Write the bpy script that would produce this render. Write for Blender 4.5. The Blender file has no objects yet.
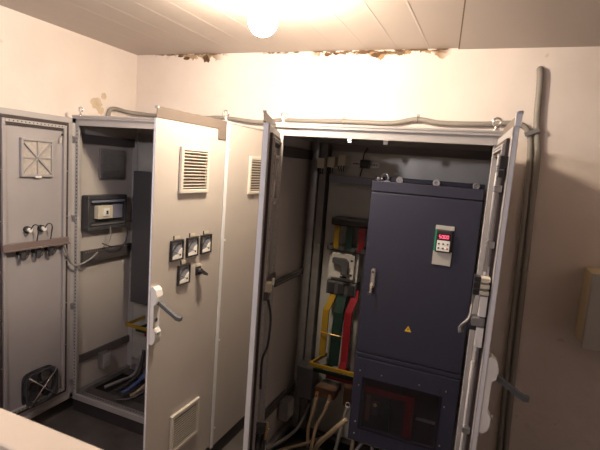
import bpy, bmesh, math, random
from mathutils import Vector, Matrix
random.seed(4)
C = bpy.context.scene.collection
S = bpy.context.scene
PI = math.pi

# ------------------------------------------------------------------ materials
MATS = {}
def mat(name, col, rough=.5, metal=0., bump=0., bscale=60., var=0., vscale=6., emit=None, estr=0., alpha=1., spec=.5, coat=0., trans=0.):
    m = bpy.data.materials.new(name); m.use_nodes = True
    nt = m.node_tree; b = nt.nodes['Principled BSDF']
    b.inputs['Base Color'].default_value = (*col, 1)
    b.inputs['Roughness'].default_value = rough
    b.inputs['Metallic'].default_value = metal
    b.inputs['Specular IOR Level'].default_value = spec
    b.inputs['Coat Weight'].default_value = coat
    b.inputs['Transmission Weight'].default_value = trans
    tc = nt.nodes.new('ShaderNodeTexCoord')
    if var > 0:
        n = nt.nodes.new('ShaderNodeTexNoise'); n.inputs['Scale'].default_value = vscale; n.inputs['Detail'].default_value = 6
        nt.links.new(tc.outputs['Object'], n.inputs['Vector'])
        r = nt.nodes.new('ShaderNodeValToRGB')
        r.color_ramp.elements[0].position = .3; r.color_ramp.elements[1].position = .7
        r.color_ramp.elements[0].color = (*[max(0, c*(1-var)) for c in col], 1)
        r.color_ramp.elements[1].color = (*[min(1, c*(1+var*.5)) for c in col], 1)
        nt.links.new(n.outputs['Fac'], r.inputs['Fac']); nt.links.new(r.outputs['Color'], b.inputs['Base Color'])
    if bump > 0:
        n2 = nt.nodes.new('ShaderNodeTexNoise'); n2.inputs['Scale'].default_value = bscale; n2.inputs['Detail'].default_value = 4
        nt.links.new(tc.outputs['Object'], n2.inputs['Vector'])
        bp = nt.nodes.new('ShaderNodeBump'); bp.inputs['Strength'].default_value = bump; bp.inputs['Distance'].default_value = .004
        nt.links.new(n2.outputs['Fac'], bp.inputs['Height']); nt.links.new(bp.outputs['Normal'], b.inputs['Normal'])
    if emit:
        b.inputs['Emission Color'].default_value = (*emit, 1); b.inputs['Emission Strength'].default_value = estr
    MATS[name] = m
    return m

mat('cabinet_paint', (.49, .455, .425), .5, var=.05, vscale=2.5, bump=.05, bscale=300)
mat('frame_paint', (.40, .385, .385), .42, var=.05, vscale=3)
mat('edge_lit_paint', (.78, .80, .84), .35)  # cabinet edges: cool light falling on them is put into the pale colour
mat('inner_panel', (.36, .34, .345), .5, var=.06, vscale=3)
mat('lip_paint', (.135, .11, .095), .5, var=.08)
mat('zinc_plate', (.50, .50, .48), .38, metal=.35, var=.12, vscale=7)
mat('galvanised', (.32, .31, .31), .4, metal=.6, var=.12, vscale=20)
mat('dark_rail', (.10, .09, .09), .5, metal=.3)
mat('brown_rail', (.22, .17, .16), .5, metal=.2)
mat('hole_black', (.02, .02, .02), .8)
mat('gasket_rubber', (.055, .04, .04), .7)
mat('plinth_black', (.045, .04, .042), .55, var=.2)
mat('louver_plastic', (.60, .56, .50), .45)
mat('louver_dark', (.13, .10, .08), .8)
mat('filter_mesh', (.46, .42, .38), .8, var=.15, vscale=60)
mat('chrome', (.85, .85, .85), .15, metal=1)
mat('steel', (.55, .55, .56), .3, metal=.9)
mat('black_plastic', (.025, .024, .026), .4)
mat('dark_grey_plastic', (.055, .055, .06), .4)
mat('lever_grey', (.10, .11, .12), .4)
mat('white_plastic', (.78, .77, .74), .4)
mat('beige_plastic', (.62, .57, .46), .45)
mat('meter_face', (.26, .28, .33), .3, coat=.5)
mat('meter_white', (.85, .84, .80), .35)
mat('navy_paint', (.027, .028, .050), .42, var=.06, vscale=3, bump=.08, bscale=400)
mat('navy_dark', (.05, .05, .06), .45)
mat('bar_bluegrey', (.26, .27, .36), .4, metal=.2)
mat('yellow_pvc', (.27, .165, .012), .4)
mat('green_pvc', (.006, .024, .018), .4)
mat('red_pvc', (.18, .006, .013), .4)
mat('copper', (.55, .28, .14), .35, metal=.8)
mat('resin_brown', (.13, .07, .045), .45)
mat('cable_grey', (.20, .19, .19), .5)
mat('cable_beige', (.33, .25, .17), .5)
mat('cable_black', (.03, .03, .033), .45)
mat('cable_blue', (.05, .09, .25), .45)
mat('label_yellow', (.80, .50, .03), .5)
mat('led_red', (.5, .02, .05), .4, emit=(1, .15, .25), estr=1.6)
mat('lcd_black', (.03, .004, .008), .2)
mat('key_red', (.6, .06, .05), .4)
mat('pcb_green', (.03, .28, .14), .5)
mat('conduit_grey', (.27, .25, .225), .55, var=.06)
mat('box_grey', (.42, .41, .39), .45, var=.05)
mat('box_cream', (.70, .58, .38), .5)
mat('ledge_paint', (.54, .46, .375), .5, var=.05, vscale=3)
mat('floor_concrete', (.085, .075, .072), .75, var=.35, vscale=5, bump=.4, bscale=30)
mat('brass', (.75, .50, .18), .3, metal=.8)
mat('bulb_glass', (1, .85, .6), .3, emit=(1, .82, .62), estr=1)
mat('bulb_cool', (1, .9, .8), .3, emit=(1, .92, .97), estr=1)
mat('ceramic', (.8, .78, .72), .3)
# clear polycarbonate
m = bpy.data.materials.new('clear_plate'); m.use_nodes = True; nt = m.node_tree; nt.nodes.clear()
o_ = nt.nodes.new('ShaderNodeOutputMaterial'); mx = nt.nodes.new('ShaderNodeMixShader'); tr = nt.nodes.new('ShaderNodeBsdfTransparent'); gl = nt.nodes.new('ShaderNodeBsdfGlossy')
tr.inputs['Color'].default_value = (.70, .68, .74, 1); gl.inputs['Roughness'].default_value = .12; mx.inputs['Fac'].default_value = .08
nt.links.new(tr.outputs[0], mx.inputs[1]); nt.links.new(gl.outputs[0], mx.inputs[2]); nt.links.new(mx.outputs[0], o_.inputs['Surface']); MATS['clear_plate'] = m

CEIL = 2.686
def wall_mat(name, back):
    m = bpy.data.materials.new(name); m.use_nodes = True; nt = m.node_tree; b = nt.nodes['Principled BSDF']
    N = nt.nodes.new; Lk = nt.links.new
    geo = N('ShaderNodeNewGeometry')
    n1 = N('ShaderNodeTexNoise'); n1.inputs['Scale'].default_value = 1.6; n1.inputs['Detail'].default_value = 8; Lk(geo.outputs['Position'], n1.inputs['Vector'])
    r1 = N('ShaderNodeValToRGB'); r1.color_ramp.elements[0].position = .35; r1.color_ramp.elements[1].position = .62
    r1.color_ramp.elements[0].color = (.70, .62, .57, 1); r1.color_ramp.elements[1].color = (.78, .71, .67, 1)
    Lk(n1.outputs['Fac'], r1.inputs['Fac']); col = r1.outputs['Color']
    # small scuffs
    n3 = N('ShaderNodeTexNoise'); n3.inputs['Scale'].default_value = 9; n3.inputs['Detail'].default_value = 3; Lk(geo.outputs['Position'], n3.inputs['Vector'])
    r3 = N('ShaderNodeValToRGB'); r3.color_ramp.elements[0].position = .71; r3.color_ramp.elements[1].position = .76
    r3.color_ramp.elements[0].color = (0, 0, 0, 1); r3.color_ramp.elements[1].color = (.45, .45, .45, 1); Lk(n3.outputs['Fac'], r3.inputs['Fac'])
    mixs = N('ShaderNodeMixRGB'); mixs.inputs['Color2'].default_value = (.50, .40, .29, 1); Lk(r3.outputs['Color'], mixs.inputs['Fac']); Lk(col, mixs.inputs['Color1']); col = mixs.outputs['Color']
    sep = N('ShaderNodeSeparateXYZ'); Lk(geo.outputs['Position'], sep.inputs[0])
    if back:
        # damp, peeling line under the ceiling: ragged lower edge from noise along x
        def stain(x0, x1, depth, scale, seed, color, col):
            n = N('ShaderNodeTexNoise'); n.noise_dimensions = '3D'; n.inputs['Scale'].default_value = scale; n.inputs['Detail'].default_value = 5; n.inputs['Roughness'].default_value = .65
            off = N('ShaderNodeVectorMath'); off.operation = 'ADD'; off.inputs[1].default_value = (seed, 0, 0); Lk(geo.outputs['Position'], off.inputs[0]); Lk(off.outputs[0], n.inputs['Vector'])
            thr = N('ShaderNodeMapRange'); thr.inputs['From Min'].default_value = .42; thr.inputs['From Max'].default_value = .72; thr.inputs['To Min'].default_value = CEIL; thr.inputs['To Max'].default_value = CEIL-depth; thr.clamp = True
            Lk(n.outputs['Fac'], thr.inputs['Value'])
            d = N('ShaderNodeMath'); d.operation = 'SUBTRACT'; Lk(sep.outputs['Z'], d.inputs[0]); Lk(thr.outputs[0], d.inputs[1])
            f = N('ShaderNodeMapRange'); f.inputs['From Min'].default_value = -.002; f.inputs['From Max'].default_value = .006; Lk(d.outputs[0], f.inputs['Value'])
            a = N('ShaderNodeMapRange'); a.inputs['From Min'].default_value = x0; a.inputs['From Max'].default_value = x0+.08; Lk(sep.outputs['X'], a.inputs['Value'])
            c = N('ShaderNodeMapRange'); c.inputs['From Min'].default_value = x1-.08; c.inputs['From Max'].default_value = x1; c.inputs['To Min'].default_value = 1; c.inputs['To Max'].default_value = 0; Lk(sep.outputs['X'], c.inputs['Value'])
            m1 = N('ShaderNodeMath'); m1.operation = 'MULTIPLY'; Lk(f.outputs[0], m1.inputs[0]); Lk(a.outputs[0], m1.inputs[1])
            m2 = N('ShaderNodeMath'); m2.operation = 'MULTIPLY'; Lk(m1.outputs[0], m2.inputs[0]); Lk(c.outputs[0], m2.inputs[1])
            mm = N('ShaderNodeMixRGB'); mm.inputs['Color2'].default_value = (*color, 1); Lk(m2.outputs[0], mm.inputs['Fac']); Lk(col, mm.inputs['Color1'])
            return mm.outputs['Color']
        col = stain(-.75, .20, .10, 6, 3.1, (.33, .22, .12), col)
        col = stain(-.75, .20, .05, 16, 7.7, (.16, .10, .055), col)
        col = stain(-1.98, -1.45, .13, 7, 11.3, (.34, .24, .15), col)
        col = stain(-2.1, -1.4, .03, 14, 1.3, (.22, .15, .09), col)
    Lk(col, b.inputs['Base Color']); b.inputs['Roughness'].default_value = .75
    n2 = N('ShaderNodeTexNoise'); n2.inputs['Scale'].default_value = 14; n2.inputs['Detail'].default_value = 8; Lk(geo.outputs['Position'], n2.inputs['Vector'])
    bp = N('ShaderNodeBump'); bp.inputs['Strength'].default_value = .35; bp.inputs['Distance'].default_value = .012; Lk(n2.outputs['Fac'], bp.inputs['Height']); Lk(bp.outputs['Normal'], b.inputs['Normal'])
    MATS[name] = m
wall_mat('plaster_back', True); wall_mat('plaster', False)
mat('ceiling_panel', (.44, .385, .35), .45, var=.05, vscale=1.5)
mat('crack_brown', (.13, .07, .035), .9, var=.5, vscale=40)
mat('patch', (.60, .49, .36), .8, var=.15, vscale=20)
mat('ceiling_gap', (.16, .11, .07), .8)

# ------------------------------------------------------------------ mesh builder
class MB:
    def __init__(s, T=None):
        s.bm = bmesh.new(); s.mats = []; s.T = T or Matrix.Identity(4)
    def mi(s, m):
        if m not in s.mats: s.mats.append(m)
        return s.mats.index(m)
    def _fin(s, vs, fs, m, smooth=False):
        i = s.mi(m)
        for f in fs: f.material_index = i; f.smooth = smooth
        for v in vs: v.co = s.T @ v.co
    def box(s, x0, x1, y0, y1, z0, z1, m, bev=0.):
        r = bmesh.ops.create_cube(s.bm, size=1); vs = r['verts']
        for v in vs:
            v.co = Vector(((x0+x1)/2+v.co.x*(x1-x0), (y0+y1)/2+v.co.y*(y1-y0), (z0+z1)/2+v.co.z*(z1-z0)))
        fs = list({f for v in vs for f in v.link_faces})
        if bev > 0:
            es = list({e for v in vs for e in v.link_edges})
            rb = bmesh.ops.bevel(s.bm, geom=es, offset=bev, segments=2, affect='EDGES', profile=.5)
            vs = list({v for f in rb['faces'] for v in f.verts})
            fs = list({f for v in vs for f in v.link_faces})
        s._fin(vs, fs, m); return s
    def obox(s, c, ax, ay, az, hx, hy, hz, m):
        """box with centre c and axes"""
        ax, ay, az = Vector(ax).normalized(), Vector(ay).normalized(), Vector(az).normalized(); c = Vector(c)
        vs = [s.bm.verts.new(c+ax*hx*i+ay*hy*j+az*hz*k) for i in (-1, 1) for j in (-1, 1) for k in (-1, 1)]
        q = [(0,1,3,2),(4,6,7,5),(0,4,5,1),(2,3,7,6),(0,2,6,4),(1,5,7,3)]
        fs = [s.bm.faces.new([vs[a] for a in t]) for t in q]
        s._fin(vs, fs, m); return s
    def cyl(s, a, b, r, m, r2=None, seg=16, smooth=True, caps=True):
        a, b = Vector(a), Vector(b); r2 = r if r2 is None else r2
        d = (b-a).normalized(); n = d.orthogonal().normalized(); t = d.cross(n)
        A = [s.bm.verts.new(a+(n*math.cos(2*PI*i/seg)+t*math.sin(2*PI*i/seg))*r) for i in range(seg)]
        B = [s.bm.verts.new(b+(n*math.cos(2*PI*i/seg)+t*math.sin(2*PI*i/seg))*r2) for i in range(seg)]
        fs = [s.bm.faces.new((A[i], A[(i+1) % seg], B[(i+1) % seg], B[i])) for i in range(seg)]
        s._fin([], fs, m, smooth)
        cf = [s.bm.faces.new(A[::-1]), s.bm.faces.new(B)] if caps else []
        s._fin(A+B, cf, m); return s
    def lathe(s, c, ax, prof, m, seg=24):
        """prof: list (r, h) along axis ax from c"""
        c = Vector(c); d = Vector(ax).normalized(); n = d.orthogonal().normalized(); t = d.cross(n); rings = []; vs = []
        for r, h in prof:
            ring = [s.bm.verts.new(c+d*h+(n*math.cos(2*PI*i/seg)+t*math.sin(2*PI*i/seg))*max(r, 1e-4)) for i in range(seg)]
            rings.append(ring); vs += ring
        fs = []
        for A, B in zip(rings, rings[1:]):
            fs += [s.bm.faces.new((A[i], A[(i+1) % seg], B[(i+1) % seg], B[i])) for i in range(seg)]
        fs += [s.bm.faces.new(rings[0][::-1]), s.bm.faces.new(rings[-1])]
        s._fin(vs, fs, m, True); return s
    def ring(s, c, ax, R, r, m, seg=24, k=8):
        c = Vector(c); d = Vector(ax).normalized(); n = d.orthogonal().normalized(); t = d.cross(n)
        g = []
        for i in range(seg):
            e = n*math.cos(2*PI*i/seg)+t*math.sin(2*PI*i/seg)
            g.append([s.bm.verts.new(c+e*(R+r*math.cos(2*PI*j/k))+d*r*math.sin(2*PI*j/k)) for j in range(k)])
        fs = [s.bm.faces.new((g[i][j], g[(i+1) % seg][j], g[(i+1) % seg][(j+1) % k], g[i][(j+1) % k])) for i in range(seg) for j in range(k)]
        s._fin([v for q in g for v in q], fs, m, True); return s
    def tube(s, pts, r, m, seg=10, sub=8, ribs=0.):
        P = spline(pts, sub) if sub > 1 else [Vector(p) for p in pts]
        if ribs > 0:   # corrugated: resample
            P = resample(P, ribs)
        n = None; rings = []; vs = []
        for i, p in enumerate(P):
            d = (P[min(i+1, len(P)-1)]-P[max(i-1, 0)]).normalized()
            n = d.orthogonal().normalized() if n is None else (n-d*n.dot(d)).normalized()
            t = d.cross(n); rr = r*(1.0 if (i % 2 == 0 or ribs == 0) else .9)
            ring = [s.bm.verts.new(p+(n*math.cos(2*PI*k/seg)+t*math.sin(2*PI*k/seg))*rr) for k in range(seg)]
            rings.append(ring); vs += ring
        fs = []
        for A, B in zip(rings, rings[1:]):
            fs += [s.bm.faces.new((A[i], A[(i+1) % seg], B[(i+1) % seg], B[i])) for i in range(seg)]
        s._fin([], fs, m, True)
        s._fin(vs, [s.bm.faces.new(rings[0][::-1]), s.bm.faces.new(rings[-1])], m); return s
    def strip(s, pts, side, hw, ht, m):
        """flat bar of half width hw along `side`, half thickness ht, swept over pts with mitred bends"""
        P = [Vector(p) for p in pts]; side = Vector(side).normalized(); rings = []; vs = []
        for i, p in enumerate(P):
            d1 = (P[i]-P[i-1]).normalized() if i > 0 else (P[1]-P[0]).normalized()
            d2 = (P[i+1]-P[i]).normalized() if i < len(P)-1 else d1
            n1 = side.cross(d1).normalized(); n2 = side.cross(d2).normalized(); n = (n1+n2).normalized(); k = 1/max(.3, n.dot(n1))
            ring = [s.bm.verts.new(p+side*hw*a+n*ht*k*b) for a, b in ((-1, -1), (1, -1), (1, 1), (-1, 1))]
            rings.append(ring); vs += ring
        fs = []
        for A, B in zip(rings, rings[1:]):
            fs += [s.bm.faces.new((A[i], A[(i+1) % 4], B[(i+1) % 4], B[i])) for i in range(4)]
        fs += [s.bm.faces.new(rings[0][::-1]), s.bm.faces.new(rings[-1])]
        s._fin(vs, fs, m); return s
    def prism(s, poly, h0, h1, m, plane='xz'):
        """poly in plane, extruded along the third axis"""
        def mk(a, b, h):
            return {'xz': (a, h, b), 'yz': (h, a, b), 'xy': (a, b, h)}[plane]
        A = [s.bm.verts.new(mk(a, b, h0)) for a, b in poly]; B = [s.bm.verts.new(mk(a, b, h1)) for a, b in poly]; n = len(poly)
        fs = [s.bm.faces.new((A[i], A[(i+1) % n], B[(i+1) % n], B[i])) for i in range(n)]
        fs += [s.bm.faces.new(A[::-1]), s.bm.faces.new(B)]
        s._fin(A+B, fs, m); return s
    def build(s, name, parent=None, origin=None):
        bmesh.ops.recalc_face_normals(s.bm, faces=s.bm.faces)
        off = Vector((0, 0, 0))
        if parent is not None:
            off = WORLD[parent.name]
        elif origin is not None: off = Vector(origin)
        for v in s.bm.verts: v.co -= off
        me = bpy.data.meshes.new(name); s.bm.to_mesh(me); s.bm.free()
        for m in s.mats: me.materials.append(MATS[m])
        o = bpy.data.objects.new(name, me); C.objects.link(o)
        if parent is not None:
            o.parent = parent; WORLD[o.name] = off
        else:
            o.location = off; WORLD[o.name] = off.copy()
        return o
WORLD = {}
def spline(pts, sub):
    P = [Vector(p) for p in pts]; Q = [P[0]*2-P[1]]+P+[P[-1]*2-P[-2]]; out = []
    for i in range(1, len(Q)-2):
        a, b, c, d = Q[i-1:i+3]
        for k in range(sub):
            t = k/sub
            out.append(.5*((2*b)+(c-a)*t+(2*a-5*b+4*c-d)*t*t+(3*b-a-3*c+d)*t**3))
    out.append(P[-1]); return out
def resample(P, step):
    out = [P[0]]; acc = 0
    for a, b in zip(P, P[1:]):
        L = (b-a).length; t = step-acc
        while t <= L:
            out.append(a+(b-a)*(t/L)); t += step
        acc = (acc+L) % step
    out.append(P[-1]); return out

def thing(name, label, cat, loc, group=None):
    o = bpy.data.objects.new(name, None); C.objects.link(o); o.location = loc; o.empty_display_size = .05
    o['label'] = label; o['category'] = cat
    if group: o['group'] = group
    WORLD[o.name] = Vector(loc); return o
def tag(o, label, cat, group=None):
    o['label'] = label; o['category'] = cat
    if group: o['group'] = group
    return o
def struct(o): o['kind'] = 'structure'; return o

# ------------------------------------------------------------------ camera
yaw, pitch, roll, F = -0.3915263, 0.12826235, 0.07596359, 451.51177
cy, sy = math.cos(yaw), math.sin(yaw)
f = Vector((sy*math.cos(pitch), cy*math.cos(pitch), -math.sin(pitch))); r = Vector((cy, -sy, 0)); u = r.cross(f)
cr, sr = math.cos(roll), math.sin(roll)
R, U = cr*r+sr*u, -sr*r+cr*u
cd = bpy.data.cameras.new('camera'); cam = bpy.data.objects.new('camera', cd); C.objects.link(cam)
M4 = Matrix((R, U, -f)).transposed().to_4x4(); M4.translation = Vector((0.52245, -2.244875, 1.885115)); cam.matrix_world = M4
cd.sensor_width = 36; cd.sensor_fit = 'HORIZONTAL'; cd.lens = F*36/600; cd.clip_start = .02
cd.dof.use_dof = True; cd.dof.focus_distance = 2.6; cd.dof.aperture_fstop = 4.5
S.camera = cam

# ------------------------------------------------------------------ room
WA = .0235
def wy(x): return .8+WA*x
XL = -2.262
def wxl(y): return XL+WA*(.747-y)
YF, XR = -6.2, 2.15
MB().prism([(XL-.15, wy(XL-.15)), (XR+.1, wy(XR+.1)), (XR+.1, wy(XR)+.15), (XL-.15, wy(XL-.15)+.15)], -.1, CEIL+.12, 'plaster_back', 'xy').build('wall_back')
MB().prism([(wxl(wy(XL)), wy(XL)), (wxl(YF), YF), (wxl(YF)-.15, YF), (wxl(.8)-.15, wy(XL))], -.1, CEIL+.12, 'plaster', 'xy').build('wall_left')
MB().box(XR, XR+.15, YF, 1.0, -.1, CEIL+.12, 'plaster').build('wall_right')
MB().box(-2.5, XR+.15, YF-.15, YF, -.1, CEIL+.12, 'plaster').build('wall_front')
MB().box(-2.5, XR+.15, YF-.15, 1.1, -.1, 0, 'floor_concrete').build('floor')
# ceiling: sheet panels running towards the back wall, small ridges, one open seam
cb = MB()
p = [(-2.5, CEIL)]; x = -2.34
while x < .2:
    p += [(x-.007, CEIL), (x-.003, CEIL-.0012), (x+.003, CEIL-.0012), (x+.007, CEIL)]; x += .2
p += [(1.4, CEIL), (1.4, CEIL+.1), (-2.5, CEIL+.1)]
cb.prism(p, YF, .95, 'ceiling_panel', 'xz')
def sx(y): return .248-.097*(y-.734)
cb.prism([(sx(.95), .95), (XR, .95), (XR, YF), (sx(YF), YF)], CEIL-.007, CEIL+.1, 'ceiling_panel', 'xy')
cb.prism([(sx(.95)-.007, .95), (sx(.95)+.001, .95), (sx(YF)+.001, YF), (sx(YF)-.007, YF)], CEIL-.0065, CEIL+.01, 'ceiling_gap', 'xy')
cb.build('ceiling')
for n in ('wall_back', 'wall_left', 'wall_right', 'wall_front', 'floor', 'ceiling'): struct(bpy.data.objects[n])
# flaking plaster lumps hanging off the top of the back wall
fl = MB()
def flake(x, z, w, h, m):
    pts = []
    for a in range(9):
        t = 2*PI*a/9; pts.append((x+w*math.cos(t)*random.uniform(.6, 1.15), min(CEIL-.0005, z+h*math.sin(t)*random.uniform(.5, 1.3))))
    fl.prism(pts, wy(x)-random.uniform(.002, .005), wy(x)+.004, m, 'xz')
for a, b_, n in ((-.72, -.10, 60), (-.05, .19, 26), (-1.92, -1.50, 26), (-2.1, -1.9, 6), (-1.2, -.8, 14)):
    for k in range(n):
        x = random.uniform(a, b_); flake(x, CEIL-random.uniform(.001, .007), random.uniform(.012, .035), random.uniform(.002, .0055), random.choice(['crack_brown', 'crack_brown', 'ceiling_gap', 'plaster']))
for x, z, w, h in ((-.62, .022, .03, .014), (-.36, .016, .05, .010), (-.28, .030, .035, .016), (-.24, .018, .04, .012), (-.56, .018, .02, .01), (-1.78, .03, .035, .014), (-1.60, .035, .030, .030), (-1.58, .05, .02, .015), (-1.84, .016, .03, .008), (-.12, .012, .02, .007), (.1, .010, .03, .006)):
    flake(x, CEIL-z, w, h, 'crack_brown')
struct(fl.build('trim_1'))

pt = MB()
for cy_, cz_, ry, rz in ((.33, 2.235, .055, .045), (.40, 2.30, .025, .025), (.37, 2.19, .03, .03)):
    poly = [(cy_+ry*math.cos(2*PI*k/14)*random.uniform(.75, 1.15), cz_+rz*math.sin(2*PI*k/14)*random.uniform(.75, 1.15)) for k in range(14)]
    pt.prism(poly, wxl(cy_)-.003, wxl(cy_)+.0035, 'patch', 'yz')
struct(pt.build('trim_2'))
# ------------------------------------------------------------------ small shared builders
def louver(T, u0, u1, z0, z1, parent, name='louver_vent', n=12, out=1):
    """outer vent grille in door coordinates (u along the door, n outward)"""
    b = MB(T); t = .016; fr = .02
    b.box(u0, u1, 0, t, z0, z0+fr, 'louver_plastic', .003).box(u0, u1, 0, t, z1-fr, z1, 'louver_plastic', .003)
    b.box(u0, u0+fr, 0, t, z0+fr*.8, z1-fr*.8, 'louver_plastic', .003).box(u1-fr, u1, 0, t, z0+fr*.8, z1-fr*.8, 'louver_plastic', .003)
    b.box(u0+fr*.8, u1-fr*.8, 0, .002, z0+fr*.8, z1-fr*.8, 'louver_dark')
    H = z1-z0-2*fr
    for k in range(n):
        z = z0+fr+H*(k+.5)/n
        b.obox(((u0+u1)/2, .0085, z), (1, 0, 0), (0, 1, .3), (0, -.3, 1), (u1-u0)/2-fr*.9, .0062*12/n*(.8 if n > 12 else 1), .0016*(12/n), 'louver_plastic')
    return b.build(name, parent)
def inner_filter(T, u0, u1, z0, z1, parent, d0=-.018):
    b = MB(T); n0, n1 = d0-.028, d0
    fr = .016
    for a in ((u0, u1, z0, z0+fr), (u0, u1, z1-fr, z1), (u0, u0+fr, z0+fr, z1-fr), (u1-fr, u1, z0+fr, z1-fr)):
        b.box(a[0], a[1], n0, n1, a[2], a[3], 'inner_panel', .002)
    b.box(u0+fr, u1-fr, n0+.012, n1, z0+fr, z1-fr, 'filter_mesh')
    uc, zc = (u0+u1)/2, (z0+z1)/2; hw = (u1-u0)/2-fr
    for sg in (1, -1):
        b.obox((uc, n0+.006, zc), (1, 0, sg), (0, 1, 0), (-sg, 0, 1), hw*1.38, .006, .004, 'inner_panel')
    b.box(uc-.003, uc+.003, n0+.003, n0+.012, z0+fr, z1-fr, 'inner_panel').box(u0+fr, u1-fr, n0+.003, n0+.012, zc-.003, zc+.003, 'inner_panel')
    b.box(uc-.02, uc+.02, n0-.002, n0+.006, z0-.006, z0+.006, 'white_plastic')
    return b.build('filter_vent', parent)
def holes(b, fixed, a0, a1, z0, z1, axis, m='hole_black', step=.025, size=.007, face=None):
    """a column of punched holes down a post: axis 'x' = face looks along x"""
    z = z0
    while z < z1:
        if axis == 'y': b.box(a0, a1, fixed-.0008, fixed+.0004, z, z+size*1.2, m)
        else: b.box(fixed-.0004, fixed+.0008, a0, a1, z, z+size*1.2, m)
        z += step
def eyebolt(parent, x, y, z, ax=(0, 1, 0), mname='chrome', R=.017, r=.0055):
    b = MB(); b.cyl((x, y, z), (x, y, z+.008), .017, mname).cyl((x, y, z+.008), (x, y, z+.024), .008, mname)
    b.ring((x, y, z+.024+R), ax, R, r, mname); return b.build('eyebolt', parent)

def door_T(hx, hy, ang, right):
    """ang = opening angle. local: u from hinge to free edge, n outward (outer face at n=0), z up"""
    a = math.radians(ang)
    if right: ud = Vector((-math.cos(a), -math.sin(a), 0)); nd = Vector((math.sin(a), -math.cos(a), 0))
    else: ud = Vector((math.cos(a), -math.sin(a), 0)); nd = Vector((-math.sin(a), -math.cos(a), 0))
    T = Matrix((ud, nd, Vector((0, 0, 1)))).transposed().to_4x4(); T.translation = Vector((hx, hy, 0)); return T

def make_door(root, T, w, z0=.12, z1=2.058, lip=True, thick=.024, label=None, dark=False):
    b = MB(T)
    b.box(.004, w, -.003, 0, z0, z1, 'cabinet_paint', .001)
    # folded return edges
    b.box(w-.004, w, -thick, -.002, z0, z1, 'edge_lit_paint').box(.004, .008, -thick, -.002, z0, z1, 'edge_lit_paint')
    b.box(.004, w, -thick, -.002, z1-.003, z1, 'cabinet_paint').box(.004, w, -thick, -.002, z0, z0+.003, 'cabinet_paint')
    b.box(.012, w-.012, -thick, -thick+.003, z0+.012, z1-.012, 'inner_panel')
    b.box(.004, .03, -thick-.001, -thick+.002, z0, z1, 'frame_paint').box(w-.03, w, -thick-.001, -thick+.002, z0, z1, 'frame_paint')
    b.box(.004, w, -thick-.001, -thick+.002, z1-.03, z1, 'frame_paint').box(.004, w, -thick-.001, -thick+.002, z0, z0+.03, 'frame_paint')
    d = b.build('door', root)
    if label: d['label'] = label
    # rubber gasket loop on the inside
    g = MB(T); n0, n1 = -thick-.012, -thick-.001; a0, a1, c0, c1 = .066, w-.066, z0+.07, z1-.035; q = .018 if dark else .014
    g.box(a0, a0+q, n0, n1, c0, c1, 'gasket_rubber').box(a1-q, a1, n0, n1, c0, c1, 'gasket_rubber').box(a0+q, a1-q, n0, n1, c1-q, c1, 'gasket_rubber').box(a0+q, a1-q, n0, n1, c0, c0+q, 'gasket_rubber')
    g.build('gasket', d)
    # punched tubular stiffening frame inside the gasket
    s_ = MB(T); m0, m1 = -thick-.022, -thick-.001; e = q+.003; p = .02
    vm = 'inner_panel' if dark else 'frame_paint'
    s_.box(a0+e, a0+e+p, m0, m1, c0+e, c1-e, vm, .002).box(a1-e-p, a1-e, m0, m1, c0+e, c1-e, vm, .002)
    s_.box(a0+e+p, a1-e-p, m0+.008, m1, c1-e-p-.014, c1-e-p, 'gasket_rubber')
    s_.box(a0+e+p, a1-e-p, m0, m1, c1-e-p, c1-e, 'frame_paint', .002).box(a0+e+p, a1-e-p, m0, m1, c0+e, c0+e+p, 'frame_paint', .002)
    z = c0+.05
    while z < c1-.06:
        if not dark:
            for uu in (a0+e+p/2, a1-e-p/2): s_.box(uu-.003, uu+.003, m0-.0006, m0+.001, z, z+.008, 'hole_black')
        else:
            for uu in (a0+q/2, a1-q/2): s_.cyl((uu, n0, z), (uu, n0-.003, z), .005, 'chrome', seg=8)
        z += .30 if dark else .05
    uu = a0+e+.03
    while uu < a1-e-.03:
        for zz in (c1-e-p/2, c0+e+p/2): s_.box(uu, uu+.008, m0-.0006, m0+.001, zz-.003, zz+.003, 'hole_black')
        uu += .025
    s_.build('stiffening_frame', d)
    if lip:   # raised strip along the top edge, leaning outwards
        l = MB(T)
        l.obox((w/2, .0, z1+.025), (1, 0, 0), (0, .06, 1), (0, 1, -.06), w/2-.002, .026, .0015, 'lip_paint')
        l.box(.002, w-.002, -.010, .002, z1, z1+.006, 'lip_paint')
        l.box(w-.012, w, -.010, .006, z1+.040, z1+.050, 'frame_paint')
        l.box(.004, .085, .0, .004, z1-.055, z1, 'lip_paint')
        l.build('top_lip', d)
    for hz in (1.95, 1.42, .80, .24):
        h = MB(T); h.cyl((.0, -.008, hz-.028), (.0, -.008, hz+.028), .006, 'steel', seg=12).box(0, .03, -.0305, -.020, hz-.022, hz+.022, 'steel', .001)
        h.build('hinge', d)
    return d
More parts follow.
